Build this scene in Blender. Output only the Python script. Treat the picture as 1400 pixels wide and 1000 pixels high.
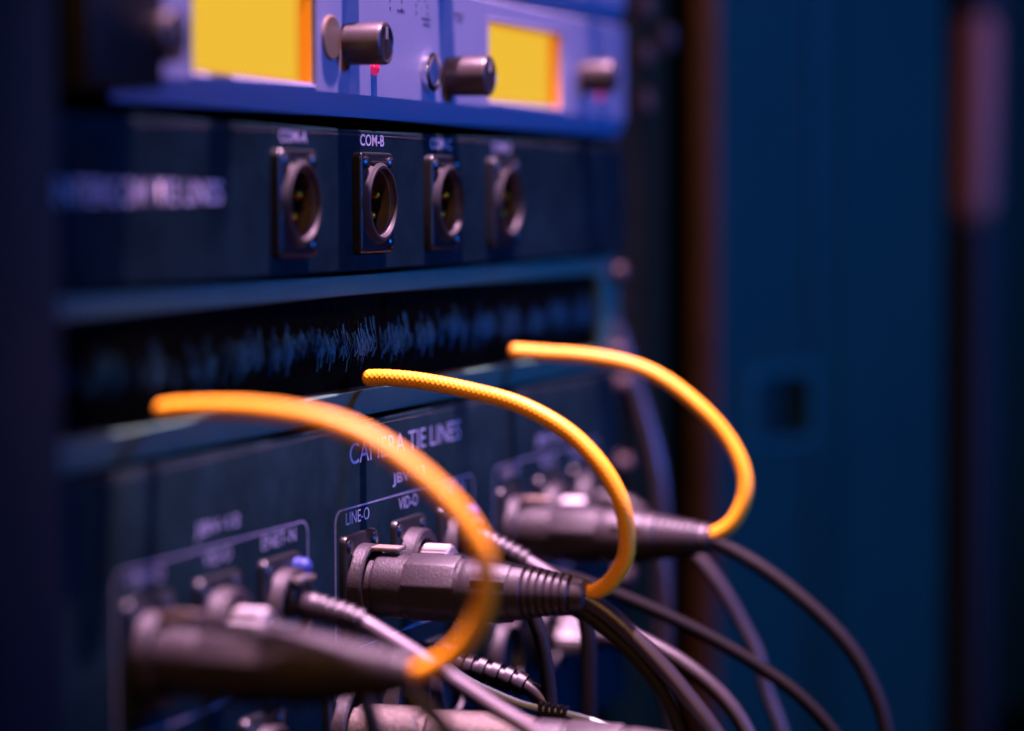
import bpy, bmesh, math, random
from mathutils import Vector, Matrix
random.seed(7)
R = math.radians
for o in list(bpy.data.objects):
    bpy.data.objects.remove(o)
S = bpy.context.scene
COL = S.collection

# ------------------------------------------------------------------ camera (mm: X along the rack, -Y towards the room, Z up)
cam_d = bpy.data.cameras.new('camera')
cam = bpy.data.objects.new('camera', cam_d); COL.objects.link(cam); S.camera = cam
cam.location = (-.53824, -.31405, -.02225)
yaw, pitch = R(70.473), R(3.541)
fw = Vector((math.sin(yaw)*math.cos(pitch), math.cos(yaw)*math.cos(pitch), -math.sin(pitch)))
q = fw.to_track_quat('-Z', 'Y')
cam.rotation_euler = (q.to_matrix() @ Matrix.Rotation(R(-.155), 3, 'Z')).to_euler()
cam_d.sensor_width = 36; cam_d.lens = 94.0
cam_d.clip_start = .01; cam_d.clip_end = 50
cam_d.dof.use_dof = True; cam_d.dof.focus_distance = .818
cam_d.dof.aperture_fstop = 3.5; cam_d.dof.aperture_blades = 0

# ------------------------------------------------------------------ world and lamps
W = bpy.data.worlds.new('World'); S.world = W; W.use_nodes = True
bg = W.node_tree.nodes['Background']
bg.inputs[0].default_value = (.0, .16, .5, 1); bg.inputs[1].default_value = .002

def lamp(name, kind, loc, target, power, color, size=.1, cone=None, blend=.5):
    d = bpy.data.lights.new(name, kind); d.energy = power; d.color = color
    if kind == 'AREA':
        d.shape = 'DISK'; d.size = size
    else:
        d.shadow_soft_size = size
    if cone:
        d.spot_size = R(cone); d.spot_blend = blend
    o = bpy.data.objects.new(name, d); COL.objects.link(o)
    o.location = loc
    o.rotation_euler = (Vector(target) - Vector(loc)).to_track_quat('-Z', 'Y').to_euler()
    return o
lamp('work_lamp', 'SPOT', (.20, -.088, .95), (.230, -.04, -.05), 400, (1, .54, .88), .014, 34, .75)
lamp('side_work_lamp', 'SPOT', (.48, -.12, .90), (.30, -.05, -.06), 34, (1, .5, .75), .014, 34, .7)
lamp('glint_lamp', 'POINT', (-.10, -1.5, .42), (0, 0, 0), 3.0, (1, .6, .25), .012)  # unseen lamp added for glints on the pins and metal
lamp('loop_fill_lamp', 'SPOT', (-.95, -.40, .72), (.2, -.06, -.1), 30, (1, .46, .14), .03, 40, .6)  # warm fill from an unseen source, added for the loops' shaded sides
lamp('pole_fill_lamp', 'SPOT', (.62, -.75, .75), (.955, -.06, .105), 13, (1, .40, .70), .02, 13, 1)  # narrow pink spot added to brighten the upper pole
lamp('blue_stage_lamp', 'SPOT', (.50, -2.5, .42), (.52, 0, 0), 400, (0, .16, 1), .16, 31, .85)

S.view_settings.view_transform = 'Standard'; S.view_settings.look = 'None'
S.view_settings.exposure = -.12; S.view_settings.gamma = 1
S.cycles.use_denoising = True
S.cycles.max_bounces = 6
S.cycles.sample_clamp_indirect = 1.5

# ------------------------------------------------------------------ materials
def mat(name, color, rough=.5, metal=0, bump=0, bscale=800, var=0, vscale=60, spec=.5, sheen=0, coat=0,
        speck=0, speck_scale=900, speck_color=(.5, .45, .5), rvar=0):
    m = bpy.data.materials.new(name); m.use_nodes = True
    nt = m.node_tree; b = nt.nodes['Principled BSDF']; N = nt.nodes.new; L = nt.links.new
    b.inputs['Roughness'].default_value = rough; b.inputs['Metallic'].default_value = metal
    b.inputs['Specular IOR Level'].default_value = spec
    b.inputs['Base Color'].default_value = (*color, 1)
    if sheen:
        b.inputs['Sheen Weight'].default_value = sheen; b.inputs['Sheen Roughness'].default_value = .5
    if coat:
        b.inputs['Coat Weight'].default_value = coat; b.inputs['Coat Roughness'].default_value = .15
    tc = N('ShaderNodeTexCoord')
    out = None
    if var:
        n = N('ShaderNodeTexNoise'); n.inputs['Scale'].default_value = vscale; n.inputs['Detail'].default_value = 6
        n.inputs['Roughness'].default_value = .65
        L(tc.outputs['Object'], n.inputs['Vector'])
        mr = N('ShaderNodeMapRange'); mr.inputs[1].default_value = .3; mr.inputs[2].default_value = .7
        mr.inputs[3].default_value = 1-var; mr.inputs[4].default_value = 1+var
        L(n.outputs[0], mr.inputs[0])
        mx = N('ShaderNodeVectorMath'); mx.operation = 'SCALE'; mx.inputs[0].default_value = color
        L(mr.outputs[0], mx.inputs['Scale']); out = mx.outputs[0]
        if rvar:
            r2 = N('ShaderNodeMapRange'); r2.inputs[1].default_value = .3; r2.inputs[2].default_value = .7
            r2.inputs[3].default_value = rough-rvar; r2.inputs[4].default_value = rough+rvar
            L(n.outputs[0], r2.inputs[0]); L(r2.outputs[0], b.inputs['Roughness'])
    if speck:
        v = N('ShaderNodeTexVoronoi'); v.inputs['Scale'].default_value = speck_scale
        L(tc.outputs['Object'], v.inputs['Vector'])
        big = N('ShaderNodeTexNoise'); big.inputs['Scale'].default_value = 45; big.inputs['Detail'].default_value = 3
        L(tc.outputs['Object'], big.inputs['Vector'])
        lim = N('ShaderNodeMapRange'); lim.inputs[1].default_value = .45; lim.inputs[2].default_value = .7
        lim.inputs[3].default_value = .01; lim.inputs[4].default_value = speck
        L(big.outputs[0], lim.inputs[0])
        lt = N('ShaderNodeMath'); lt.operation = 'LESS_THAN'
        L(v.outputs['Distance'], lt.inputs[0]); L(lim.outputs[0], lt.inputs[1])
        cm = N('ShaderNodeMix'); cm.data_type = 'RGBA'
        L(lt.outputs[0], cm.inputs[0])
        cm.inputs[6].default_value = (*color, 1)
        if out: L(out, cm.inputs[6])
        cm.inputs[7].default_value = (*speck_color, 1); out = cm.outputs[2]
    if out: L(out, b.inputs['Base Color'])
    if bump:
        n = N('ShaderNodeTexNoise'); n.inputs['Scale'].default_value = bscale; n.inputs['Detail'].default_value = 3
        L(tc.outputs['Object'], n.inputs['Vector'])
        bp = N('ShaderNodeBump'); bp.inputs['Strength'].default_value = bump; bp.inputs['Distance'].default_value = .0003
        L(n.outputs[0], bp.inputs['Height']); L(bp.outputs[0], b.inputs['Normal'])
    return m

M = {}
M['black_panel'] = mat('black_powder_coat', (.0055, .0140, .0175), .5, 0, .14, 1400, .35, 40, spec=0.0, speck=.05, speck_scale=700, speck_color=(.16, .14, .16), rvar=.08)
M['grey_panel'] = mat('grey_anodised_frame', (.046, .118, .080), .5, 0, .1, 1500, .12, 60)
M['silver'] = mat('brushed_silver_faceplate', (.175, .175, .25), .42, 0, .08, 1500, .05, 50)
M['chamfer'] = M['silver']
M['dark_plastic'] = mat('black_plastic', (.007, .006, .006), .5, 0, .1, 900, .2, 80, spec=.25)
M['socket'] = mat('black_zinc_socket', (.006, .0075, .009), .36, .0, .08, 1200, .3, 120, speck=.12, speck_scale=800, speck_color=(.2, .18, .19))
M['edge'] = mat('worn_edge_highlight', (.085, .062, .07), .45, 0, .3, 900, .35, 40)  # bare worn edge, coloured paler to strengthen its highlight
M['collar'] = mat('black_zinc_collar', (.011, .0088, .0095), .65, 0, .15, 1200, .2, 100, spec=.2)
M['rim'] = mat('black_zinc_rim', (.010, .009, .010), .62, 0, .1, 1200, .2, 100, spec=.25)
M['zinc'] = mat('bare_zinc_liner', (.05, .039, .042), .38, .1, .2, 900, .15, 100)
M['rubber'] = mat('dusty_black_rubber', (.023, .0175, .021), .46, 0, .3, 1600, .2, 90, spec=.5)
M['plug'] = mat('grained_plug_plastic', (.019, .0142, .0175), .46, 0, .6, 1900, .18, 120, spec=.5)
M['cable'] = mat('black_cable_jacket', (.018, .0135, .0165), .38, 0, .12, 1500, .15, 90, spec=.6)
M['dark_cable'] = mat('matt_black_cable_jacket', (.006, .005, .006), .6, 0, .12, 1500, .15, 90, spec=.15)
M['black_jacket'] = mat('flat_black_cable_jacket', (.0028, .0022, .0028), .7, 0, .12, 1500, .15, 90, spec=.1)
M['grey_cable'] = mat('pale_grey_cable_jacket', (.115, .092, .10), .4, 0, .1, 1200, .1, 90)
M['pale_wire'] = mat('pale_green_wire', (.34, .42, .36), .4)
M['knob'] = mat('charcoal_knob', (.05, .04, .041), .36, .55, .15, 1500, .1, 100)
M['nickel'] = mat('nickel_plating', (.62, .55, .50), .3, 1, .25, 900, .1, 100)
M['sparkle'] = mat('worn_velvet_nickel', (.105, .087, .072), .42, .7, 1.0, 2600, .4, 900)
M['chrome'] = mat('polished_chrome', (.8, .78, .78), .16, 1)
M['bright'] = mat('bright_nickel_ring', (.8, .76, .76), .36, 1)
M['gold'] = mat('gold_contact', (.95, .30, .012), .36, 1)
M['ink'] = mat('white_silkscreen_ink', (.36, .32, .38), .6, 0, 0, 800, .2, 500)
M['line'] = mat('thin_white_silkscreen_line', (.24, .21, .27), .6, 0, 0, 800, .3, 500)
M['navy'] = mat('navy_painted_steel', (.0045, .0300, .0165), .6, 0, .1, 300, .12, 9, spec=.25)
M['navy_worn'] = mat('worn_latch_plate', (.007, .055, .032), .5, 0, .1, 300, .12, 9)
M['post_navy'] = mat('dark_navy_post', (.003, .011, .020), .7, 0, .1, 300, .12, 9, spec=.05)
M['brown'] = mat('warm_lit_post_brown', (.11, .055, .058), .55, 0, .2, 500, .2, 30)  # brown stands in for warm light on the post
M['rail'] = mat('warm_tinted_rail_steel', (.05, .019, .006), .8, 0, .2, 600, .3, 40, spec=.08)  # rail steel given a brown base for warm light without blue
M['beige'] = mat('tan_knob_shadow', (.115, .072, .035), .5)
M['bolt_steel'] = mat('dull_bolt_steel', (.11, .05, .035), .5, 0)
M['mauve'] = mat('pink_lit_pole_tint', (.30, .12, .09), .7)
M['black'] = mat('matt_black', (.006, .006, .008), .7)
M['tab_metal'] = mat('satin_tab_metal', (.30, .23, .18), .45, .5)
M['screw'] = mat('rusty_nickel_screw', (.06, .034, .034), .5, .2)
M['brush_tip'] = mat('blue_lit_frayed_tip', (.025, .17, .27), .5, spec=.3)  # frayed tips, with the blue light on them put into the colour
M['brush'] = mat('black_nylon_bristle', (.0025, .003, .0035), .6, spec=.04)
M['blue_plastic'] = mat('blue_release_tab', (.02, .04, .20), .4, 0)
M['led'] = mat('red_lamp_lens', (.7, .02, .08), .2, 0, coat=.6)
_b = M['led'].node_tree.nodes['Principled BSDF']
_b.inputs['Emission Color'].default_value = (1, .02, .10, 1); _b.inputs['Emission Strength'].default_value = .55

def amber(name):
    m = bpy.data.materials.new(name); m.use_nodes = True
    nt = m.node_tree; b = nt.nodes['Principled BSDF']; N = nt.nodes.new; L = nt.links.new
    tc = N('ShaderNodeTexCoord'); sep = N('ShaderNodeSeparateXYZ'); L(tc.outputs['Generated'], sep.inputs[0])
    def edge(o):
        a = N('ShaderNodeMath'); a.operation = 'SUBTRACT'; a.inputs[1].default_value = .5; L(o, a.inputs[0])
        c = N('ShaderNodeMath'); c.operation = 'ABSOLUTE'; L(a.outputs[0], c.inputs[0]); return c.outputs[0]
    mx = N('ShaderNodeMath'); mx.operation = 'MAXIMUM'
    L(edge(sep.outputs[0]), mx.inputs[0]); L(edge(sep.outputs[2]), mx.inputs[1])
    cr = N('ShaderNodeValToRGB'); L(mx.outputs[0], cr.inputs[0])
    cr.color_ramp.elements[0].position = .41; cr.color_ramp.elements[0].color = (.86, .50, .034, 1)
    cr.color_ramp.elements[1].position = .5; cr.color_ramp.elements[1].color = (.78, .25, .012, 1)
    b.inputs['Base Color'].default_value = (.004, .002, .001, 1); b.inputs['Roughness'].default_value = .6; b.inputs['Specular IOR Level'].default_value = .05
    L(cr.outputs[0], b.inputs['Emission Color']); b.inputs['Emission Strength'].default_value = 1.1
    return m
M['amber'] = amber('backlit_amber_screen')
M['amber_wall'] = mat('amber_lit_side_wall', (.80, .28, .03), .35)
M['amber_wall'].node_tree.nodes['Principled BSDF'].inputs['Emission Color'].default_value = (.8, .22, .01, 1)
M['amber_wall'].node_tree.nodes['Principled BSDF'].inputs['Emission Strength'].default_value = .45  # screen glow on the recess walls put in as colour and emission

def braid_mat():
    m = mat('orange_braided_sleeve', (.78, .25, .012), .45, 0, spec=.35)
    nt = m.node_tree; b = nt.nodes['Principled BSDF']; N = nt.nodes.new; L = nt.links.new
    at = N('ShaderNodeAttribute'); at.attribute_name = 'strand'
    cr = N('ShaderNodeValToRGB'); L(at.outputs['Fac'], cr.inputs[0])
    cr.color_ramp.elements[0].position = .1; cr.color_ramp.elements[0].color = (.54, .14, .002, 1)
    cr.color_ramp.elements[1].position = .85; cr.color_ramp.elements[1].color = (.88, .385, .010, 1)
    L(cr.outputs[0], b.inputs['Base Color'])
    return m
M['braid'] = braid_mat()

# ------------------------------------------------------------------ mesh helpers (coordinates in mm)
def link(name, bm, m, parent=None, angle=24, smooth=True):
    me = bpy.data.meshes.new(name)
    bm.normal_update()
    bm.to_mesh(me); bm.free()
    me.transform(Matrix.Scale(.001, 4))
    if smooth:
        for p in me.polygons: p.use_smooth = True
        me.set_sharp_from_angle(angle=R(angle))
    me.materials.append(M[m] if isinstance(m, str) else m)
    o = bpy.data.objects.new(name, me); COL.objects.link(o)
    if parent: o.parent = parent
    return o

def empty(name, loc=(0, 0, 0)):
    o = bpy.data.objects.new(name, None); COL.objects.link(o)
    o.location = Vector(loc)*.001; o.empty_display_size = .01
    return o

def tag(o, label=None, cat=None, group=None, kind=None):
    if label: o['label'] = label
    if cat: o['category'] = cat
    if group: o['group'] = group
    if kind: o['kind'] = kind
    return o

def copy_tree(o, parent=None):
    c = o.copy(); COL.objects.link(c)
    if parent: c.parent = parent
    for ch in o.children: copy_tree(ch, c)
    return c

def box(bm, x0, x1, y0, y1, z0, z1, bev=0, seg=2):
    r = bmesh.ops.create_cube(bm, size=1)
    vs = r['verts']
    for v in vs:
        v.co = Vector((x0 if v.co.x < 0 else x1, y0 if v.co.y < 0 else y1, z0 if v.co.z < 0 else z1))
    if bev:
        es = list({e for v in vs for e in v.link_edges})
        bmesh.ops.bevel(bm, geom=es, offset=bev, segments=seg, affect='EDGES', profile=.5)
    return bm

def frame(a):
    a = Vector(a).normalized()
    u = a.cross(Vector((0, 0, 1)))
    if u.length < 1e-4: u = Vector((1, 0, 0))
    u.normalize(); v = u.cross(a).normalized()
    return a, u, v

def lathe(bm, o, a, prof, n=32, cap0=True, cap1=True, phase=0):
    o = Vector(o); a, u, v = frame(a)
    rings = []
    for s, r in prof:
        rings.append([bm.verts.new(o + a*s + (u*math.cos(t) + v*math.sin(t))*r)
                      for t in (2*math.pi*(k+phase)/n for k in range(n))])
    for A, B in zip(rings, rings[1:]):
        for k in range(n):
            bm.faces.new((A[k], B[k], B[(k+1) % n], A[(k+1) % n]))
    if cap0: bm.faces.new(rings[0])
    if cap1: bm.faces.new(rings[-1][::-1])
    bmesh.ops.recalc_face_normals(bm, faces=bm.faces)
    return bm

def cat_rom(pts, step=1.0):
    P = [Vector(p) for p in pts]
    P = [P[0]*2 - P[1]] + P + [P[-1]*2 - P[-2]]
    out = []
    for i in range(1, len(P)-2):
        p0, p1, p2, p3 = P[i-1:i+3]
        n = max(2, int((p2-p1).length/step))
        for k in range(n):
            t = k/n
            out.append(.5*((2*p1) + (-p0+p2)*t + (2*p0-5*p1+4*p2-p3)*t*t + (-p0+3*p1-3*p2+p3)*t**3))
    out.append(P[-2])
    return out

def sweep(bm, pts, rad, n=16, cap=True):
    """tube along points; rad is a number or f(s, total)"""
    T = []
    for i in range(len(pts)):
        T.append((pts[min(i+1, len(pts)-1)] - pts[max(i-1, 0)]).normalized())
    a, u, v = frame(T[0])
    rings = []; s = 0; fr = []
    tot = sum((pts[i+1]-pts[i]).length for i in range(len(pts)-1))
    for i, p in enumerate(pts):
        if i:
            s += (p-pts[i-1]).length
            u = (u - T[i]*u.dot(T[i])).normalized()
        v = T[i].cross(u)
        r = rad(s, tot) if callable(rad) else rad
        rings.append([bm.verts.new(p + (u*math.cos(t)+v*math.sin(t))*r) for t in (2*math.pi*k/n for k in range(n))])
    for A, B in zip(rings, rings[1:]):
        for k in range(n):
            bm.faces.new((A[k], A[(k+1) % n], B[(k+1) % n], B[k]))
    if cap:
        bm.faces.new(rings[0][::-1]); bm.faces.new(rings[-1])
    return bm

def tube(name, pts, r, m, parent=None, n=16, step=1.5):
    bm = bmesh.new(); sweep(bm, cat_rom(pts, step), r, n)
    bmesh.ops.recalc_face_normals(bm, faces=bm.faces)
    return link(name, bm, m, parent, 50)

def rr_pts(cx, cz, w, h, r, k=6):
    out = []
    for sx, sz, a0 in ((1, 1, 0), (-1, 1, 90), (-1, -1, 180), (1, -1, 270)):
        for i in range(k+1):
            t = R(a0 + 90*i/k)
            out.append((cx + sx*(w/2-r) + r*math.cos(t), cz + sz*(h/2-r) + r*math.sin(t)))
    return out

def rrect(bm, cx, cz, w, h, r, yb, yf, bev=.6):
    """rounded plate standing on the panel, back at yb, front at yf (< yb), bevelled front edge"""
    rings = []
    for y, ins in ((yb, 0), (yf+bev, 0), (yf+bev*.3, bev*.3), (yf, bev)):
        rings.append([bm.verts.new((x, y, z)) for x, z in rr_pts(cx, cz, w-2*ins, h-2*ins, max(.05, r-ins))])
    n = len(rings[0])
    for A, B in zip(rings, rings[1:]):
        for k in range(n): bm.faces.new((A[k], A[(k+1) % n], B[(k+1) % n], B[k]))
    bm.faces.new(rings[0]); bm.faces.new(rings[-1][::-1])
    bmesh.ops.recalc_face_normals(bm, faces=bm.faces)
    return bm

def cut(o, cutter_bm):
    me = bpy.data.meshes.new('cutter'); bmesh.ops.recalc_face_normals(cutter_bm, faces=cutter_bm.faces)
    cutter_bm.to_mesh(me); cutter_bm.free(); me.transform(Matrix.Scale(.001, 4))
    c = bpy.data.objects.new('cutter', me); COL.objects.link(c); c.parent = o.parent
    md = o.modifiers.new('cut', 'BOOLEAN'); md.operation = 'DIFFERENCE'; md.object = c; md.solver = 'EXACT'
    dg = bpy.context.evaluated_depsgraph_get(); dg.update()
    new = bpy.data.meshes.new_from_object(o.evaluated_get(dg))
    o.modifiers.clear(); o.data = new
    bpy.data.objects.remove(c); bpy.data.meshes.remove(me)
    for p in new.polygons: p.use_smooth = True
    new.set_sharp_from_angle(angle=R(12 if len(new.polygons) < 900 else 24))
    return o

def text(name, s, x0, x1, z0, z1, y, m, parent, bold=.0):
    """flat silkscreen lettering filling the given rectangle on the panel"""
    cu = bpy.data.curves.new(name, 'FONT'); cu.body = s; cu.offset = bold; cu.resolution_u = 6
    t = bpy.data.objects.new(name, cu); COL.objects.link(t)
    dg = bpy.context.evaluated_depsgraph_get(); dg.update()
    me = bpy.data.meshes.new_from_object(t.evaluated_get(dg))
    bpy.data.objects.remove(t)
    xs = [v.co.x for v in me.vertices]; ys = [v.co.y for v in me.vertices]
    a, b, c, d = min(xs), max(xs), min(ys), max(ys)
    for v in me.vertices:
        v.co = Vector(((x0+(v.co.x-a)/(b-a)*(x1-x0))*.001, y*.001, (z0+(v.co.y-c)/(d-c)*(z1-z0))*.001))
    me.materials.clear(); me.materials.append(M[m])
    o = bpy.data.objects.new(name, me); COL.objects.link(o); o.parent = parent
    return o

def screw(bm, x, y, z, r=3, h=2, n=16):
    lathe(bm, (x, y, z), (0, -1, 0), [(0, r), (h*.5, r), (h, r*.6)], n)

# ================================================================== large structure: cabinet round the panels
bm = bmesh.new(); box(bm, -900, 3200, 1490, 1500, -1500, 1500)
tag(link('back_wall', bm, 'black', None, smooth=False), 'dark wall far behind the open cabinet', kind='structure')
bm = bmesh.new(); box(bm, 2600, 2620, -1500, 1488, -1500, 1500)
tag(link('end_wall', bm, 'navy', None, smooth=False), 'dark blue wall at the far end of the room', kind='structure')

# left cabinet frame
bm = bmesh.new(); box(bm, -120, 1, -14, -4, -330, 330, 1.5)
o = link('cabinet_post', bm, 'post_navy')
tag(o, 'dark navy upright cabinet post at the left end of the rack panels', 'cabinet post')

# right rack rail with holes
rail = empty('rack_rail', (540, 8, 0))
bm = bmesh.new(); box(bm, 484-540, 572-540, 0, 3, -300, 300, .6)
rp = link('rail_plate', bm, 'rail', rail)
for z in (18.2, 37.8, 57.4):
    bm = bmesh.new(); lathe(bm, (534-540, -1, z), (0, -1, 0), [(-.5, 5.2), (2, 5.2), (3, 4), (3, 2.2), (1.2, 2.0)], 20)
    link('bolt', bm, 'bolt_steel', rail)
bm = bmesh.new(); lathe(bm, (560-540, -1, 46), (0, -1, 0), [(0, 6.5), (3, 6.5), (4.5, 4)], 6)
link('nut', bm, 'bolt_steel', rail)
tag(rail, 'dark steel rack rail with a column of round bolts beside the panel ends', 'rack rail')

bm = bmesh.new(); box(bm, 640, 655, 3.5, 18, -320, 320, 1.5)
o = link('corner_post', bm, 'brown')
tag(o, 'narrow corner post coloured brown for warm light, between the rack rail and the blue door', 'corner post')

# blue cabinet door: plane from (640,3) receding to (800,-72); with a square latch hole
door = empty('blue_cabinet_door', (641, 2.8, 0))
dx = Vector((161, -72, 0)).normalized(); ang = math.atan2(dx.y, dx.x)
door.rotation_euler = (0, 0, ang)
bm = bmesh.new(); box(bm, 0, 177, 0, 14, -330, 330, 1.5)
dp = link('door_panel', bm, 'navy', door)
lx, lz = 37, -119
bm = bmesh.new(); rrect(bm, lx+7, lz, 40, 29, 2, 9, -4, .3); cut(dp, bm)
bm = bmesh.new(); box(bm, lx-16, lx+28, 9, 11, lz-18, lz+18); link('latch_box', bm, 'black', door)
bm = bmesh.new(); rrect(bm, lx+7, lz, 52, 40, 4, .2, -2.2, 1.6)
lp = link('latch_plate', bm, 'navy_worn', door)
bm = bmesh.new(); rrect(bm, lx+7, lz, 40, 29, 2, 5, -6, .3); cut(lp, bm)
bm = bmesh.new(); box(bm, 64, 92, -2, .5, -330, 330, 1.2)
fold = link('door_stile', bm, 'navy', door)
tag(door, 'dark blue steel cabinet door with a small square latch hole', 'cabinetry')

# steel panel added beyond the pole to show the blue light
bm = bmesh.new(); box(bm, -10, 420, 0, 14, -330, 330, 1.5)
o = link('far_blue_backdrop', bm, 'navy'); o.location = (1.02, -.045, 0); o.rotation_euler = (0, 0, ang)
tag(o, 'added dim blue steel panel behind the pole at the right edge', 'cabinetry')
# far pole: upper half coloured mauve for pink light, lower half black for shade
pole = empty('pink_lit_pole', (955, -58, 0))
bm = bmesh.new(); lathe(bm, (0, 0, -34), (0, 0, 1), [(0, 8), (6, 12), (108, 12.5), (114, 8)], 24)
link('section', bm, 'mauve', pole)
bm = bmesh.new(); lathe(bm, (0, 0, -400), (0, 0, 1), [(0, 13), (364, 13)], 24)
link('lower_tube', bm, 'black', pole)
bm = bmesh.new(); lathe(bm, (0, 0, 82), (0, 0, 1), [(0, 15), (220, 15)], 24)
link('upper_tube', bm, 'black', pole)
tag(pole, 'out of focus upright pole with pink light coloured mauve into its upper half at the far right', 'pole')

# ================================================================== rack units
# ---- preamp with amber meters
Z0 = 2.9
def rack_screws(parent, zs, xs=(8, 474.5), y=-2, m='screw'):
    for x in xs:
        for z in zs:
            bm = bmesh.new()
            lathe(bm, (x, y, z), (0, -1, 0), [(0, 5), (.8, 5), (1, 3.6), (4.6, 3.6), (5.6, 2.2)], 20)
            link('rack_screw', bm, m, parent)

amp = empty('rack_preamp', (240, 0, 24))
def ax(x): return x-240
def az(z): return z-24
XL, XR = 58, 446
bm = bmesh.new()
prof = [(3.2, Z0), (0, 9.6), (0, 45.6), (2.2, 47.0)]
def extr(bm, prof, x0, x1, back):
    A = [bm.verts.new((x0, y, z)) for y, z in prof] + [bm.verts.new((x0, back, prof[-1][1])), bm.verts.new((x0, back, prof[0][1]))]
    B = [bm.verts.new((x1, v.co.y, v.co.z)) for v in A]
    n = len(A)
    for k in range(n): bm.faces.new((A[k], A[(k+1) % n], B[(k+1) % n], B[k]))
    bm.faces.new(A[::-1]); bm.faces.new(B)
    bmesh.ops.recalc_face_normals(bm, faces=bm.faces)
    return bm
extr(bm, [(y, az(z)) for y, z in prof], ax(XL), ax(483), 10)
face = link('faceplate', bm, 'silver', amp, 20)
VU = ((97, 177), (323.6, 403.2))
cb = bmesh.new()
for a, b in VU: box(cb, ax(a), ax(b), -3, 5, az(11.4), az(39))
cut(face, cb)
bm = bmesh.new(); box(bm, ax(20), ax(XL), -12, 10, az(Z0+2), az(47), 1)
link('unlit_ear_block', bm, 'dark_plastic', amp)  # black block stands in for the unlit silver ear and shades the panel below
for a, b in VU:
    bm = bmesh.new()   # sloping bezel round the window
    o_ = [(a-.7, 10.5), (b+.7, 10.5), (b+.7, 39.8), (a-.7, 39.8)]; i_ = [(a+.2, 11.7), (b-.2, 11.7), (b-.2, 38.7), (a+.2, 38.7)]
    rings = [[bm.verts.new((ax(x), y, az(z))) for x, z in L_] for L_, y in ((o_, -.03), (o_, -.3), ([(x+(.3 if x < (a+b)/2 else -.3), z+(.3 if z < 25 else -.3)) for x, z in o_], -.45), (i_, .9))]
    for A, B in zip(rings, rings[1:]):
        for k in range(4): bm.faces.new((A[k], A[(k+1) % 4], B[(k+1) % 4], B[k]))
    bmesh.ops.recalc_face_normals(bm, faces=bm.faces)
    mt = link('meter_bezel', bm, 'silver', amp, smooth=False)
    bm = bmesh.new(); box(bm, ax(a-.5), ax(b+.5), 4.4, 4.9, az(11), az(39.4))
    sc = link('meter_screen', bm, 'amber', amp, smooth=False)
    bm = bmesh.new(); box(bm, ax(b-.35), ax(b+.4), .9, 4.3, az(11.8), az(38.6))
    link('meter_side', bm, 'amber_wall', mt, smooth=False)
    bm = bmesh.new(); box(bm, ax(a-.4), ax(a+.35), .9, 4.3, az(11.8), az(38.6))
    link('meter_side', bm, 'amber_wall', mt, smooth=False)
def knob(x, z, r, h, parent, m='knob', y=0):
    bm = bmesh.new()
    lathe(bm, (x, y, z), (0, -1, 0), [(0, r*.55), (1.2, r*.55), (1.2, r*.97), (h-1, r), (h-.3, r*.97), (h, r*.86), (h-.25, r*.8)], 40)
    k = link('knob', bm, m, parent)
    bm = bmesh.new(); box(bm, x-.35, x+.35, y-h-.12, y-h+.4, z+r*.2, z+r*.78)
    link('pointer_mark', bm, 'ink', k, smooth=False)
    return k
def shadow_disc(x, z, parent):  # tan disc colours in the knob's shadow from the blue light
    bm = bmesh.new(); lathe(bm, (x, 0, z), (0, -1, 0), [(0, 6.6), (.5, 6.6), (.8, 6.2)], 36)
    link('knob_shadow_disc', bm, 'beige', parent)
def jack(x, z, parent):
    bm = bmesh.new()
    lathe(bm, (x, 0, z), (0, -1, 0), [(0, 6.3), (2, 6.3), (2.6, 5.6), (2.6, 4.6), (-1, 4.3), (-4, 4.2)], 32, False, True)
    j = link('jack_socket', bm, 'chrome', parent)
    bm = bmesh.new(); lathe(bm, (x, 2.5, z), (0, -1, 0), [(0, 4.1), (.3, 4.1)], 24); link('jack_bore', bm, 'black', j)
def led(x, z, parent):
    bm = bmesh.new()
    lathe(bm, (x, 0, z), (0, -1, 0), [(0, 2.6), (.7, 2.5), (1.3, 1.8), (1.6, .8)], 24)
    link('indicator_light', bm, 'led', parent)
for dx_ in (0, 226.6):
    knob(ax(200+dx_), az(24.2), 6.4, 13.2, amp)
    knob(ax(60+dx_ if dx_ == 0 else 286), az(18.3), 6.6, 14.6, amp)
    jack(ax(40.4+dx_), az(18.8), amp) if dx_ else None
    shadow_disc(ax(188.5), az(25.5), amp) if not dx_ else None
    led(ax(221.6+dx_), az(18.4), amp)
bm = bmesh.new(); lathe(bm, (ax(41), -5, az(15)), (0, -1, 0), [(0, 4), (1.5, 4), (2.6, 2.4)], 20); link('end_screw', bm, 'screw', amp)
# dial tick marks round the controls
bm = bmesh.new()
for cx in (262, 240):
    for k in range(7):
        t = R(200 - 36*k)
        x, z = cx + 8.5*math.cos(t)*.6, 38.5 + 4*math.sin(t)
        box(bm, ax(x-.3), ax(x+.3), -.06, .2, az(z-.55), az(z+.55))
for x0, z0, w in ((241, 36.6, 7), (262, 35.4, 9), (263, 33.6, 7), (291, 38.6, 10), (293, 36.9, 7)):
    for k in range(int(w/1.3)):
        box(bm, ax(x0+k*1.3), ax(x0+k*1.3+.8), -.06, .2, az(z0), az(z0+random.uniform(.5, 1.0)))
link('scale_marks', bm, 'dark_plastic', amp, smooth=False)['kind'] = 'stuff'
tag(amp, 'silver rack preamp with two glowing amber meter windows and round knobs', 'preamp')

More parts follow.
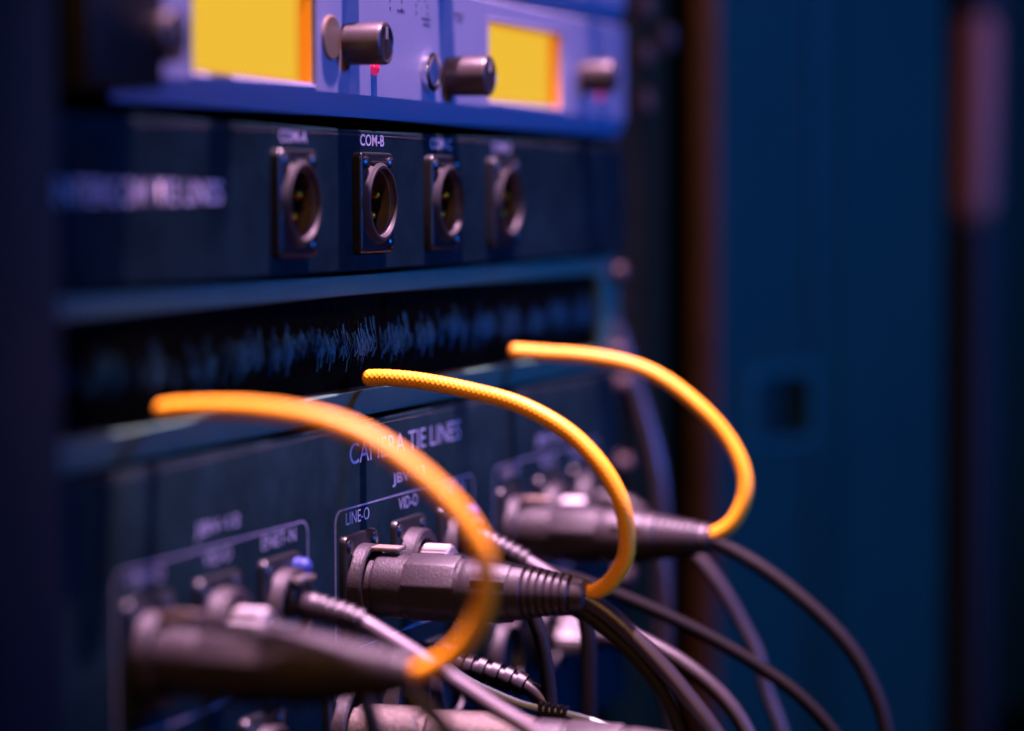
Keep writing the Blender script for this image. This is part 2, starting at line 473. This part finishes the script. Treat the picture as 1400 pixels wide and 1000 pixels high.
# ---- unit above: only its lower edge is in frame
top = empty('rack_processor', (240, 0, 70))
bm = bmesh.new()
extr(bm, [(3.0, 48.2-70), (0, 54-70), (0, 91-70), (2, 92-70)], ax(20), ax(483), 10)
link('faceplate', bm, 'silver', top, 20)
for x, z, r, h in ((203.5, 64, 6.5, 7.5), (281, 66, 6.8, 9), (438, 64, 6, 8), (120, 66, 6.5, 8), (64, 64, 6, 9)):
    knob(ax(x), z-70, r, h, top)
tag(top, 'silver rack unit above the amber meters, only its blue lower edge showing', 'rack unit')

# ---- intercom panel with four XLR sockets
XC = (158.8, 217.3, 275.8, 334.3)
com = empty('intercom_panel', (240, 2, -22))
def cx_(x): return x-240
def cz_(z): return z+22
bm = bmesh.new(); box(bm, cx_(0), cx_(482.6), -2.0, 2.4, cz_(-43.6), cz_(-1.0), .7, 2)
pn = link('faceplate', bm, 'black_panel', com)
cb = bmesh.new()
for x in XC: lathe(cb, (cx_(x), 6, cz_(-23)), (0, -1, 0), [(0, 11.2), (12, 11.2)], 40)
cut(pn, cb)
def top_edge(z, parent):
    bm = bmesh.new()
    extr(bm, [(-2.05, z-1.55), (-.55, z+.04)], cx_(.3), cx_(482.3), .6)
    link('top_edge', bm, 'edge', parent, 10)
top_edge(cz_(-1.0), com)
def xlr_socket(x, z, parent, y=-2.0):
    bm = bmesh.new(); rrect(bm, x, z, 26, 30.6, 2.2, y+.1, y-3.0, .7)
    s = link('xlr_socket', bm, 'socket', parent)
    cb = bmesh.new(); lathe(cb, (x, y+3, z), (0, -1, 0), [(0, 10.4), (9, 10.4)], 40); cut(s, cb)
    bm = bmesh.new()
    lathe(bm, (x, y-2.8, z), (0, -1, 0), [(-.1, 12.7), (1.2, 12.2), (1.8, 11.6)], 48, False, False)
    link('shell_collar', bm, 'collar', s)
    bm = bmesh.new()
    lathe(bm, (x, y-2.8, z), (0, -1, 0), [(1.8, 11.6), (2.2, 11.3), (2.2, 10.5), (1.7, 10.2), (1.2, 10.1)], 48, False, False)
    link('shell_rim', bm, 'rim', s)
    bm = bmesh.new(); lathe(bm, (x, y-2.8, z), (0, -1, 0), [(1.25, 10.1), (.4, 10.0), (0, 9.7), (-7, 9.6)], 48, False, False)
    link('shell_liner', bm, 'zinc', s)
    bm = bmesh.new(); lathe(bm, (x, y+6, z), (0, -1, 0), [(0, 10.6), (.5, 10.6)], 32)
    link('insert', bm, 'dark_plastic', s)
    for px, pz in ((-3.6, 2.4), (3.6, 2.4), (0, -3.8)):
        bm = bmesh.new(); lathe(bm, (x+px, y+5.6, z+pz), (0, -1, 0), [(0, 1.2), (6.4, 1.2), (7.2, .9), (7.6, .4)], 14)
        link('pin', bm, 'gold', s)
    for sx, sz in ((-9.6, 12.1), (9.6, -12.1), (9.6, 12.1)):
        bm = bmesh.new(); screw(bm, x+sx, y-2.9, z+sz, 2.0, 1.0); link('screw', bm, 'socket', s)
    # latch plate above the opening
    bm = bmesh.new(); box(bm, x-5.5, x+5.5, y-3.9, y-2.9, z+10.9, z+12.6, .2); link('latch_plate', bm, 'socket', s)
    return s
for x in XC: xlr_socket(cx_(x), cz_(-23), com)
for s_, x in zip(('COM-A', 'COM-B', 'COM-C', 'COM-D'), XC):
    text('lettering', s_, cx_(x-6.8), cx_(x+12.2), cz_(-5.7), cz_(-2.2), -2.03, 'ink', com, .012)
text('lettering', 'INTERCOM TIE LINES', cx_(24), cx_(115), cz_(-23.2), cz_(-16.8), -2.03, 'ink', com, .012)
rack_screws(com, (cz_(-7.4), cz_(-38)), (cx_(8),), -2, 'rail')
tag(com, 'black rack panel with four empty round XLR sockets and COM lettering', 'rack panel')

# ---- brush panel
br = empty('brush_panel', (240, 2, -66))
def bz(z): return z+66
bm = bmesh.new()
# frame built as a ring: outer rectangle, inner rounded opening, the lower bar leaning back
box(bm, cx_(0), cx_(482.6), .4, 2.6, bz(-88.2), bz(-44.9), .5, 2)
fr = link('frame', bm, 'grey_panel', br)
cb = bmesh.new(); rrect(cb, cx_(241.3), bz(-66.4), 431, 31.2, 4, 8, -8, .1); cut(fr, cb)
bm = bmesh.new()   # sloping lower bar with a proud lip
extr(bm, [(.25, bz(-87.9)), (-1.9, bz(-80.1)), (-1.6, bz(-79.85)), (.2, bz(-79.9))], cx_(22), cx_(461), .35)
link('lower_bar', bm, 'grey_panel', br, 20)
bm = bmesh.new(); box(bm, cx_(15), cx_(468), 16, 18, bz(-88), bz(-45)); link('backing', bm, 'black', br, smooth=False)
for nm, za in (('upper', -49.8), ('lower', -81.0)):
    bm = bmesh.new(); box(bm, cx_(20), cx_(463), 2.8, 9, bz(za-1.6), bz(za+1.6), .4); link('brush_holder', bm, 'dark_plastic', br)
CORDX = (75, 212, 344)
def bristles(up):
    verts, faces, pale = [], [], []
    rnd = random.Random(3 if up else 5)
    nb = 9000
    for i in range(nb):
        x = 24 + 435*(i + rnd.random())/nb
        y0 = rnd.uniform(3.2, 8)
        z0 = -50.5 if up else -80.5
        wob = math.sin(x*.11)*1.3 + math.sin(x*.31+1)*.9 + math.sin(x*.9)*.7
        mid = -64.2 + .8*math.sin(x*.045) + wob*.5
        if up: ze = mid - rnd.uniform(-1.0, 4.2) - .8
        else: ze = mid + rnd.uniform(-1.5, 2.8) - 2.2
        lean = rnd.gauss(0, .25); pull = rnd.uniform(.2, 1.0)
        for c in CORDX:
            d = x-c
            if abs(d) < 9:
                if up: ze += max(0, (9-abs(d)))*.05; 
                lean += (1 if d > 0 else -1)*(9-abs(d))*.10
        clump = math.sin(x*.23+.7)+math.sin(x*.61)+math.sin(x*1.7+2)*.7
        pale.append((2 if rnd.random() < .3 else 1) if rnd.random() < (.36+.20*clump)*min(1.15, .35+x/260) else 0)
        out = rnd.uniform(.6, 2.6)*pull
        pts = []
        for k in range(5):
            t = k/4
            b = max(0, (t-.45)/.55)
            pts.append((x + lean*t*t, y0 - out*b*b - t*.8, z0 + (ze-z0)*t))
        r = .085
        base = len(verts)
        for k, (px, py, pz) in enumerate(pts):
            rr = r*(1 if k < 4 else .45)
            verts += [(cx_(px-rr), py+rr*.6, bz(pz)), (cx_(px+rr), py+rr*.6, bz(pz)), (cx_(px), py-rr, bz(pz))]
        for k in range(4):
            a = base+3*k
            for j in range(3):
                faces.append((a+j, a+(j+1) % 3, a+3+(j+1) % 3, a+3+j))
    me = bpy.data.meshes.new('bristles')
    me.from_pydata([Vector(v)*.001 for v in verts], [], faces); me.update()
    me.materials.append(M['brush']); me.materials.append(M['brush_tip'])
    for i, p in enumerate(me.polygons):
        k = (i % 12)//3
        if pale[i//12] and (k == 3 or (k == 2 and pale[i//12] > 1 and (i//12) % 2)): p.material_index = 1
    o = bpy.data.objects.new('bristles', me); COL.objects.link(o); o.parent = br; o['kind'] = 'stuff'
bristles(True); bristles(False)
rack_screws(br, (bz(-51), bz(-82.5)), (cx_(8), cx_(474.5)), .4)
tag(br, 'grey framed rack panel whose wide slot is filled with black brush bristles', 'brush panel')

# ---- camera tie line panel
tie = empty('camera_tie_panel', (240, 2, -155))
def tz(z): return z+155
bm = bmesh.new(); box(bm, cx_(0), cx_(482.6), -2.0, 1.6, tz(-221), tz(-89.6), .7, 2)
link('faceplate', bm, 'black_panel', tie)
top_edge(tz(-89.6), tie)
GX = (67.1, 205.5, 343.9); PITCH = 40.5
ROW = (-138.0, -180.4)
def d_flange(x, z, parent, bore=10.5, ring=True, ring_h=4.2, name='socket_flange'):
    bm = bmesh.new(); rrect(bm, x, z, 26, 31, 2.4, -1.9, -4.0, .7)
    s = link(name, bm, 'socket', parent)
    for sx, sz in ((-9.7, 12.2), (9.7, -12.2), (9.7, 12.2)):
        bm = bmesh.new(); screw(bm, x+sx, -3.9, z+sz, 2.1, .9); link('screw', bm, 'socket', s)
    if ring:
        bm = bmesh.new()
        lathe(bm, (x, -3.8, z), (0, -1, 0), [(-.1, 12.2), (ring_h-.6, 12.0), (ring_h, 11.5), (ring_h, bore), (.5, bore-.3)], 44, False, False)
        link('shell_ring', bm, 'plug', s)
        bm = bmesh.new(); lathe(bm, (x, -4.02, z), (0, -1, 0), [(0, bore), (.2, bore)], 32); link('bore', bm, 'black', s)
    return s
def outline(x0, x1, z0, z1, r, parent, w=.55):
    """printed rounded rectangle, open at the bottom edge of the row"""
    bm = bmesh.new()
    P = rr_pts((x0+x1)/2, (z0+z1)/2, x1-x0, z1-z0, r, 8); Q = rr_pts((x0+x1)/2, (z0+z1)/2, x1-x0-2*w, z1-z0-2*w, r-w, 8)
    A = [bm.verts.new((x, -2.03, z)) for x, z in P]; B = [bm.verts.new((x, -2.03, z)) for x, z in Q]
    for k in range(len(P)): bm.faces.new((A[k], A[(k+1) % len(P)], B[(k+1) % len(P)], B[k]))
    link('printed_outline', bm, 'line', parent, smooth=False)
for gi, gx in enumerate(GX):
    for ri, rz in enumerate(ROW):
        for ci in range(3):
            x = gx + PITCH*ci - (13 if ri else 0)
            s = d_flange(cx_(x), tz(rz), tie, 10.5 if ci != 1 else 9.2, True, 4.4 if ci != 1 else 5.2,
                         ('audio_socket', 'video_socket', 'network_socket')[ci])
            if ci == 0:   # sprung release tab above an audio plug
                bm = bmesh.new(); box(bm, cx_(x-3.4), cx_(x+3.4), -17 if ri == 0 else -9, -8 if ri == 0 else -5, tz(rz+10.3), tz(rz+11.6), .3)
                link('release_tab', bm, 'tab_metal', s)
            if ci == 2 and ri == 0 and gi < 2:
                bm = bmesh.new(); lathe(bm, (cx_(x+8.6), -3.8, tz(rz+11.2)), (0, -1, 0), [(0, 2.9), (3.0, 2.8), (4.2, 2.1), (4.6, 1)], 24)
                link('release_button', bm, 'blue_plastic', s)
                bm = bmesh.new(); box(bm, cx_(x-5), cx_(x+5.5), -11.5, -5, tz(rz+8.0), tz(rz+10.0), .5)
                link('latch_lever', bm, 'nickel', s)
    outline(cx_(gx-16.2), cx_(gx+102.6), tz(-158.5), tz(-114.5), 4.5, tie)
    text('lettering', 'JBV-1%d' % (gi+2), cx_(gx+29.6), cx_(gx+56.5), tz(-112.0), tz(-107.6), -2.03, 'ink', tie, .012)
    text('lettering', 'LINE-O', cx_(gx-7.8), cx_(gx+10.4), tz(-119.7), tz(-115.9), -2.03, 'ink', tie)
    text('lettering', 'VID-O', cx_(gx+34.5), cx_(gx+50.9), tz(-119.7), tz(-115.9), -2.03, 'ink', tie)
    text('lettering', 'ENET-N', cx_(gx+71), cx_(gx+93.8), tz(-119.7), tz(-115.9), -2.03, 'ink', tie)
text('lettering', 'CAMERA TIE LINES', cx_(200.9), cx_(295), tz(-101.8), tz(-95.4), -2.03, 'ink', tie)
rack_screws(tie, (tz(-95.2), tz(-127), tz(-171.5)), (cx_(8), cx_(474.5)))
tag(tie, 'black rack panel headed CAMERA TIE LINES with rows of plugged sockets', 'rack panel')

# ================================================================== plugs and cables
def plug_parts(root, body_m='plug', shell_m='rubber'):
    """cable plug pointing out of the panel along -Y, origin on the panel at the socket axis"""
    a = (0, -1, 0)
    bm = bmesh.new()
    lathe(bm, (0, 0, 0), a, [(2.5, 8.6), (7.6, 8.6), (7.7, 9.1), (8.4, 9.6), (9.6, 9.75), (16.5, 9.75), (17, 9.4), (36, 9.4)], 44)
    link('plug_body', bm, body_m, root)
    bm = bmesh.new()
    lathe(bm, (0, 0, 0), a, [(17.6, 9.2), (18.2, 10.35), (34.2, 10.35), (35.2, 9.2)], 9, phase=.25)
    bmesh.ops.bevel(bm, geom=[e for e in bm.edges], offset=.45, segments=2, affect='EDGES', profile=.5)
    link('grip', bm, body_m, root, 25)
    bm = bmesh.new()
    lathe(bm, (0, 0, 0), a, [(34.8, 8.9), (36.2, 9.5), (38, 9.6), (44, 9.2), (50.6, 8.6), (51.2, 8.2)], 44)
    sh = link('back_shell', bm, shell_m, root)
    for t in (35, 155, 275):
        bm = bmesh.new(); c, s = math.cos(R(t)), math.sin(R(t))
        sweep(bm, [Vector((9.6*c, -40, 9.6*s)), Vector((9.3*c, -45, 9.3*s)), Vector((8.7*c, -50.4, 8.7*s))], .6, 8)
        link('rib', bm, shell_m, sh)
    bm = bmesh.new()
    pr = [(50.9, 7.9), (51.3, 8.3), (54.6, 8.1), (55.0, 7.5)]
    s, r = 55.4, 7.8
    for k in range(6):
        pr += [(s, r-.9), (s+.35, r-.05), (s+1.6, r-.15), (s+1.95, r-.95)]
        s += 2.3; r -= .33
    pr += [(s, r-1.1), (s+.5, r-.45), (s+3.6, r-.75), (s+4.5, r-1.4), (s+4.6, 2.9)]
    lathe(bm, (0, 0, 0), a, pr, 44)
    link('boot', bm, shell_m, root)

def local(pts, o): return [Vector(p)-Vector(o) for p in pts]
G = 'audio cables plugged into the camera tie line panel'
paths = [
 [(67, -70, -139.6), (67, -76.3, -146), (67, -82, -152), (67, -89, -161), (67, -97, -175), (67, -103, -195)],
 [(205.5, -70, -138), (205.5, -79.7, -143.3), (205.5, -88.7, -150.8), (205.5, -97.6, -159.6), (205.5, -105.3, -168.2), (205.5, -112, -176.4), (205.5, -117.5, -185.7), (205.5, -124, -205)],
 [(343, -70, -137), (343, -83.5, -143.2), (343, -96.3, -150.7), (343, -111.6, -162.5), (343, -123, -174.3), (343, -130.6, -187.6), (343, -134.9, -201), (343, -137, -220)]]
labels = ['blurred black audio plug nearest the camera, its boot beside the lower left orange loop',
          'sharp black ribbed audio plug in the LINE-O socket under the middle orange loop',
          'soft grey pink audio plug at the far end under the right orange loop']
first = None
for i, (gx, path, lab) in enumerate(zip((67.1, 205.5, 343.0), paths, labels)):
    o = (gx, 0, -138.4)
    if first is None:
        r_ = first = empty('audio_plug', o); plug_parts(r_)
    else:
        r_ = first.copy(); COL.objects.link(r_); r_.location = Vector(o)*.001
        for ch in first.children:
            if ch.name.startswith('cord'): continue
            copy_tree(ch, r_)
    tube('cord', local(path, o), 2.75 if i == 1 else 2.6, 'cable' if i < 2 else 'dark_cable', r_)
    tag(r_, lab, 'audio plug', G)

# nickel plug in the second row
lo = (192.5, 0, -180.6)
nk = empty('nickel_plug', lo)
bm = bmesh.new(); lathe(bm, (0, 0, 0), (0, -1, 0), [(2.5, 7.6), (5, 7.8), (5.4, 8.3), (26, 8.5), (27.5, 7.4), (29, 7.2), (30, 8.0), (58, 8.3), (62, 7.4)], 40)
link('plug_body', bm, 'sparkle', nk)
bm = bmesh.new(); lathe(bm, (0, 0, 0), (0, -1, 0), [(61, 7.2), (66, 6.4), (74, 5.2)], 30); link('boot', bm, 'rubber', nk)
tube('cord', [(0, -70, 0), (0, -82, -3), (0, -95, -12), (0, -108, -30)], 2.7, 'cable', nk)
tag(nk, 'speckled nickel plug in the lower row at the bottom edge', 'audio plug')

# dark plug crossing the bottom edge
r_ = first.copy(); COL.objects.link(r_)
for ch in first.children:
    if not ch.name.startswith('cord'): copy_tree(ch, r_)
r_.location = (.190, -.055, -.1822); r_.rotation_euler = (R(1.5), 0, R(1))
tube('cord', [(0, -70, 0), (0, -84, -4), (0, -98, -14), (0, -110, -32)], 2.6, 'dark_cable', r_)
tag(r_, 'dark plug body lying along the bottom edge, right of the nickel plug', 'audio plug')

# BNC video plugs
def bnc(o, path, lab, m='dark_cable', group='video plugs with knurled metal rings'):
    e = empty('video_plug', o)
    bm = bmesh.new()
    n = 56; pr = [(3, 6.2), (6, 6.3), (6.6, 7.0), (15, 7.0), (15.8, 6.3), (16, 4.6)]
    lathe(bm, (0, 0, 0), (0, -1, 0), pr, n)
    for v in bm.verts:   # knurling on the ring
        r = math.hypot(v.co.x, v.co.z)
        if r > 6.6:
            k = int(round(math.atan2(v.co.z, v.co.x)/(2*math.pi)*n))
            f = 1.03 if k % 2 else .96
            v.co.x *= f; v.co.z *= f
    link('locking_ring', bm, 'bright', e, 20)
    bm = bmesh.new(); lathe(bm, (0, 0, 0), (0, -1, 0), [(15.5, 4.6), (19, 4.6), (20, 4), (25, 3.8), (26, 3)], 28)
    link('barrel', bm, 'chrome', e)
    tube('cord', path, 2.4, m, e)
    return tag(e, lab, 'video plug', group)
drop = [(0, -25, 0), (0, -32, -2), (0, -40, -9), (0, -46, -24), (0, -49, -50), (0, -50, -80)]
bnc((GX[0]+PITCH, 0, -138), drop, 'bright out of focus metal video plug just above the nearest audio plug')
bnc((GX[1]+PITCH, 0, -138), drop, 'knurled chrome video plug under the VID-O lettering, above the sharp plug')
bnc((GX[2]+PITCH, 0, -138), [(0, -25, 0), (0, -40, -2), (0, -54, -10), (0, -60.6, -16), (0, -67.4, -25), (0, -74.2, -36.5), (0, -79.6, -47), (0, -83, -60), (0, -88.5, -74), (0, -94, -95)],
    'far video plug whose pink grey cord hangs at the right below the far audio plug', 'rubber')
bnc((GX[2]+PITCH, 0, -181.6), drop, 'pale metal video plug of the lower row, seen beneath the boot of the sharp plug')

# network plugs with ribbed boots
def net(o, path, nrib, cord_m, lab, boot=22, rb=3.9, rc=2.5):
    e = empty('network_plug', o)
    P = cat_rom(local(path, o), .25)
    acc = [0]
    for i in range(1, len(P)): acc.append(acc[-1]+(P[i]-P[i-1]).length)
    k = next(i for i, s in enumerate(acc) if s > boot)
    def rad(s, tot):
        if s < boot*.42: return rb*(.92 + .08*math.sin(s))
        t = (s-boot*.42)/(boot*.58)
        ph = (t*nrib) % 1
        return rb*(1-.16*t)*(1.0 if .12 < ph < .74 else .74)
    bm = bmesh.new(); sweep(bm, P[:k+1], rad, 24); link('boot', bm, 'rubber', e, 30)
    bm = bmesh.new(); box(bm, -5.4, 5.4, -7.5, 1.0-2.8, -4.0, 4.0, .7); link('plug_body', bm, 'dark_plastic', e)
    bm = bmesh.new(); sweep(bm, [p for p in P[max(0, k-8):][::5]] + [P[-1]], rc, 16); link('cord', bm, cord_m, e, 50)
    return tag(e, lab, 'network plug', 'network plugs with ribbed boots')
net((GX[0]+2*PITCH, 0, -135), [(147.6, -4, -134), (147, -7.4, -135.6), (147, -14.1, -136.9), (147, -25.2, -139.6), (147, -34, -143.9), (147, -44.9, -149.7), (147, -55.8, -156), (147, -66.5, -162.1), (147, -75, -166.6), (147, -85.6, -174), (147, -96, -186)],
    5, 'grey_cable', 'network plug with ribbed boot and pale grey cord crossing behind the left loop', 24, 4.0, 2.4)
nb = net((GX[1]+2*PITCH, 0, -134), [(287, -4, -133.2), (287, -9, -134.4), (287, -16.1, -136.5), (287, -25, -140.3), (287, -33.9, -145), (287, -40, -149)],
    5, 'grey_cable', 'network plug with ribbed boot seen just behind the middle of the sharp audio plug', 24, 4.0, 2.4)
tube('cord_sleeve', local([(287, -37, -147), (287, -43, -151.5), (287, -47, -160), (287, -48, -178), (287, -48, -210)], (GX[1]+2*PITCH, 0, -134)), 2.8, 'dark_cable', nb)
net((GX[2]+2*PITCH, 0, -135), [(424.9, -4, -135), (425, -16, -137), (425, -24, -141), (425, -30, -150), (425, -33, -165), (425, -34, -180), (425, -34, -215)],
    5, 'cable', 'furthest network plug, mostly hidden behind the far audio plug', 22, 3.9, 2.4)
net((246, 0, -167), [(246, -4, -167), (246, -13.5, -168.2), (246, -20.9, -169.4), (246, -30.8, -171.4), (246, -41.7, -175.2), (246, -48, -180.5), (246, -54, -188), (246, -58, -200)],
    5, 'cable', 'dark ribbed boot of the lower row, right of the left loop end', 38, 4.4, 2.6)

# loose cords behind the plugs
def cord(name, pts, r, m, lab, cat='cable'):
    o = tube(name, pts, r, m); return tag(o, lab, cat)
cord('black_cable', [(205, -66, -141), (205, -73.1, -144), (205, -84.3, -152.4), (205, -91.1, -159), (205, -97.7, -167.4), (205, -102.6, -177.5), (205, -106, -190), (205, -108, -210)], 2.0, 'dark_cable',
     'thin dark cable running just below the cord of the sharp plug')
cord('pink_grey_cable', [(300, -20, -152), (300, -34, -156), (300, -47.4, -161.7), (300, -60, -166.4), (300, -75.1, -173.6), (300, -88.7, -183.7), (300, -97.4, -195.2), (300, -104, -212)], 2.7, 'rubber',
     'dull pinkish cable arching down right behind the sharp plug cord')
cord('dark_arching_cable', [(318, -20, -148), (318, -34, -151), (318, -50, -156), (318, -66, -162), (318, -82, -169), (318, -98, -177.5), (318, -112, -187), (318, -124, -200), (318, -130, -215)], 2.3, 'black_jacket',
     'dark cable fading to black, uppermost of the arching cables right of the sharp plug')
cord('hanging_grey_cable', [(478, 4, -70), (478, 1, -78), (478, -1.5, -86.7), (478, -6.1, -99.7), (478, -11.5, -117), (478, -15.2, -134.4), (478, -16.7, -157.8), (478, -17, -200)], 4.0, 'cable',
     'thick greyish mauve cable hanging from the right end of the brush panel')
cord('pale_wire', [(210, -26, -161), (210, -34.4, -166.6), (210, -48.4, -171.9), (210, -56.5, -173.8), (210, -69.2, -175.6), (210, -82.8, -179.1)], 1.05, 'pale_wire',
     'thin pale green wire above the nickel plug at the bottom', 'wire')
o = None
bm = bmesh.new()
for k in range(5): box(bm, 208, 212, -66+k*1.9, -64.7+k*1.9, -177.2+.25*k, -172.9+.25*k, .3)
box(bm, 208.6, 211.4, -66, -57, -176.2, -174.6, .3)
tag(link('wire_clip', bm, 'dark_plastic'), 'small dark ribbed clip on the thin pale green wire', 'clip')

# ---- orange braided loops
def braid(name, pts, lab, r=2.55):
    n = 48; C = cat_rom(pts, .26)
    # even spacing
    acc = [0]
    for i in range(1, len(C)): acc.append(acc[-1]+(C[i]-C[i-1]).length)
    tot = acc[-1]; m = int(tot/.24); P = []; j = 0
    for i in range(m+1):
        s = tot*i/m
        while j < len(C)-2 and acc[j+1] < s: j += 1
        t = (s-acc[j])/max(1e-6, acc[j+1]-acc[j]); P.append(C[j].lerp(C[j+1], min(1, t)))
    T = [(P[min(i+1, m)]-P[max(i-1, 0)]).normalized() for i in range(m+1)]
    a, u, v = frame(T[0]); verts = []; faces = []; val = []
    strands = 9; pitch = 1.75
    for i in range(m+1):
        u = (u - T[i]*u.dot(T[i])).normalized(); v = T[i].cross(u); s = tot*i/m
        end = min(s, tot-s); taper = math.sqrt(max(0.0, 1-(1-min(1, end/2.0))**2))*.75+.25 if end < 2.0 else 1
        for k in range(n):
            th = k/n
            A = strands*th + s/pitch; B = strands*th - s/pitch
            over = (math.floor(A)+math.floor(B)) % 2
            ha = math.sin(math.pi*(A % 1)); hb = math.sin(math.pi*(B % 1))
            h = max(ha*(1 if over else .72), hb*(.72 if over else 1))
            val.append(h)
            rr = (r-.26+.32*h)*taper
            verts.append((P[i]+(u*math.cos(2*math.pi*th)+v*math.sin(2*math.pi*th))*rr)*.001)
    for i in range(m):
        for k in range(n):
            faces.append((i*n+k, i*n+(k+1) % n, (i+1)*n+(k+1) % n, (i+1)*n+k))
    faces.append(tuple(range(n))[::-1]); faces.append(tuple(m*n+k for k in range(n)))
    me = bpy.data.meshes.new(name); me.from_pydata(verts, [], faces); me.update()
    at = me.attributes.new('strand', 'FLOAT', 'POINT'); at.data.foreach_set('value', val)
    for p in me.polygons: p.use_smooth = True
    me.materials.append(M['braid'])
    o = bpy.data.objects.new(name, me); COL.objects.link(o)
    return tag(o, lab, 'cord', 'orange braided loops from the brush panel to the plugs')
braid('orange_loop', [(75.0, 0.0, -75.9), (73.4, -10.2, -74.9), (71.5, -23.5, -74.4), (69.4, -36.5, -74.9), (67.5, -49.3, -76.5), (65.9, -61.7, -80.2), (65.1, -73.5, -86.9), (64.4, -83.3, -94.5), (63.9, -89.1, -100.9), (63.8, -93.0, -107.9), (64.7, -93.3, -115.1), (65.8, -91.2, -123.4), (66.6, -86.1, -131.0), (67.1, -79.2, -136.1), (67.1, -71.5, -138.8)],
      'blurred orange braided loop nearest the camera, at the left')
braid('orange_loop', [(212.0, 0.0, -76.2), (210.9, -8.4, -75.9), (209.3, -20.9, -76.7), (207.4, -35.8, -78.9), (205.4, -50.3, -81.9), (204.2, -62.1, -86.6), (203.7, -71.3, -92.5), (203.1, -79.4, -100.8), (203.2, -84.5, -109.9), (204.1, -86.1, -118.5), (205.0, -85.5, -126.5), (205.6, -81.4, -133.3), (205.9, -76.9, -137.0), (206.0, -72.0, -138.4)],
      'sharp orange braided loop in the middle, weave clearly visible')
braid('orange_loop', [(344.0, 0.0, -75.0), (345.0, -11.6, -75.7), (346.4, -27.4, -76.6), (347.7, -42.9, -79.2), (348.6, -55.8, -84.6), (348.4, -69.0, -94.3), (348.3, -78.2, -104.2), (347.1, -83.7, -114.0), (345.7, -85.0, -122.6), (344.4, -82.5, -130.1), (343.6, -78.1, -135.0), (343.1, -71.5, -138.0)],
      'orange braided loop at the right, against the blue door')
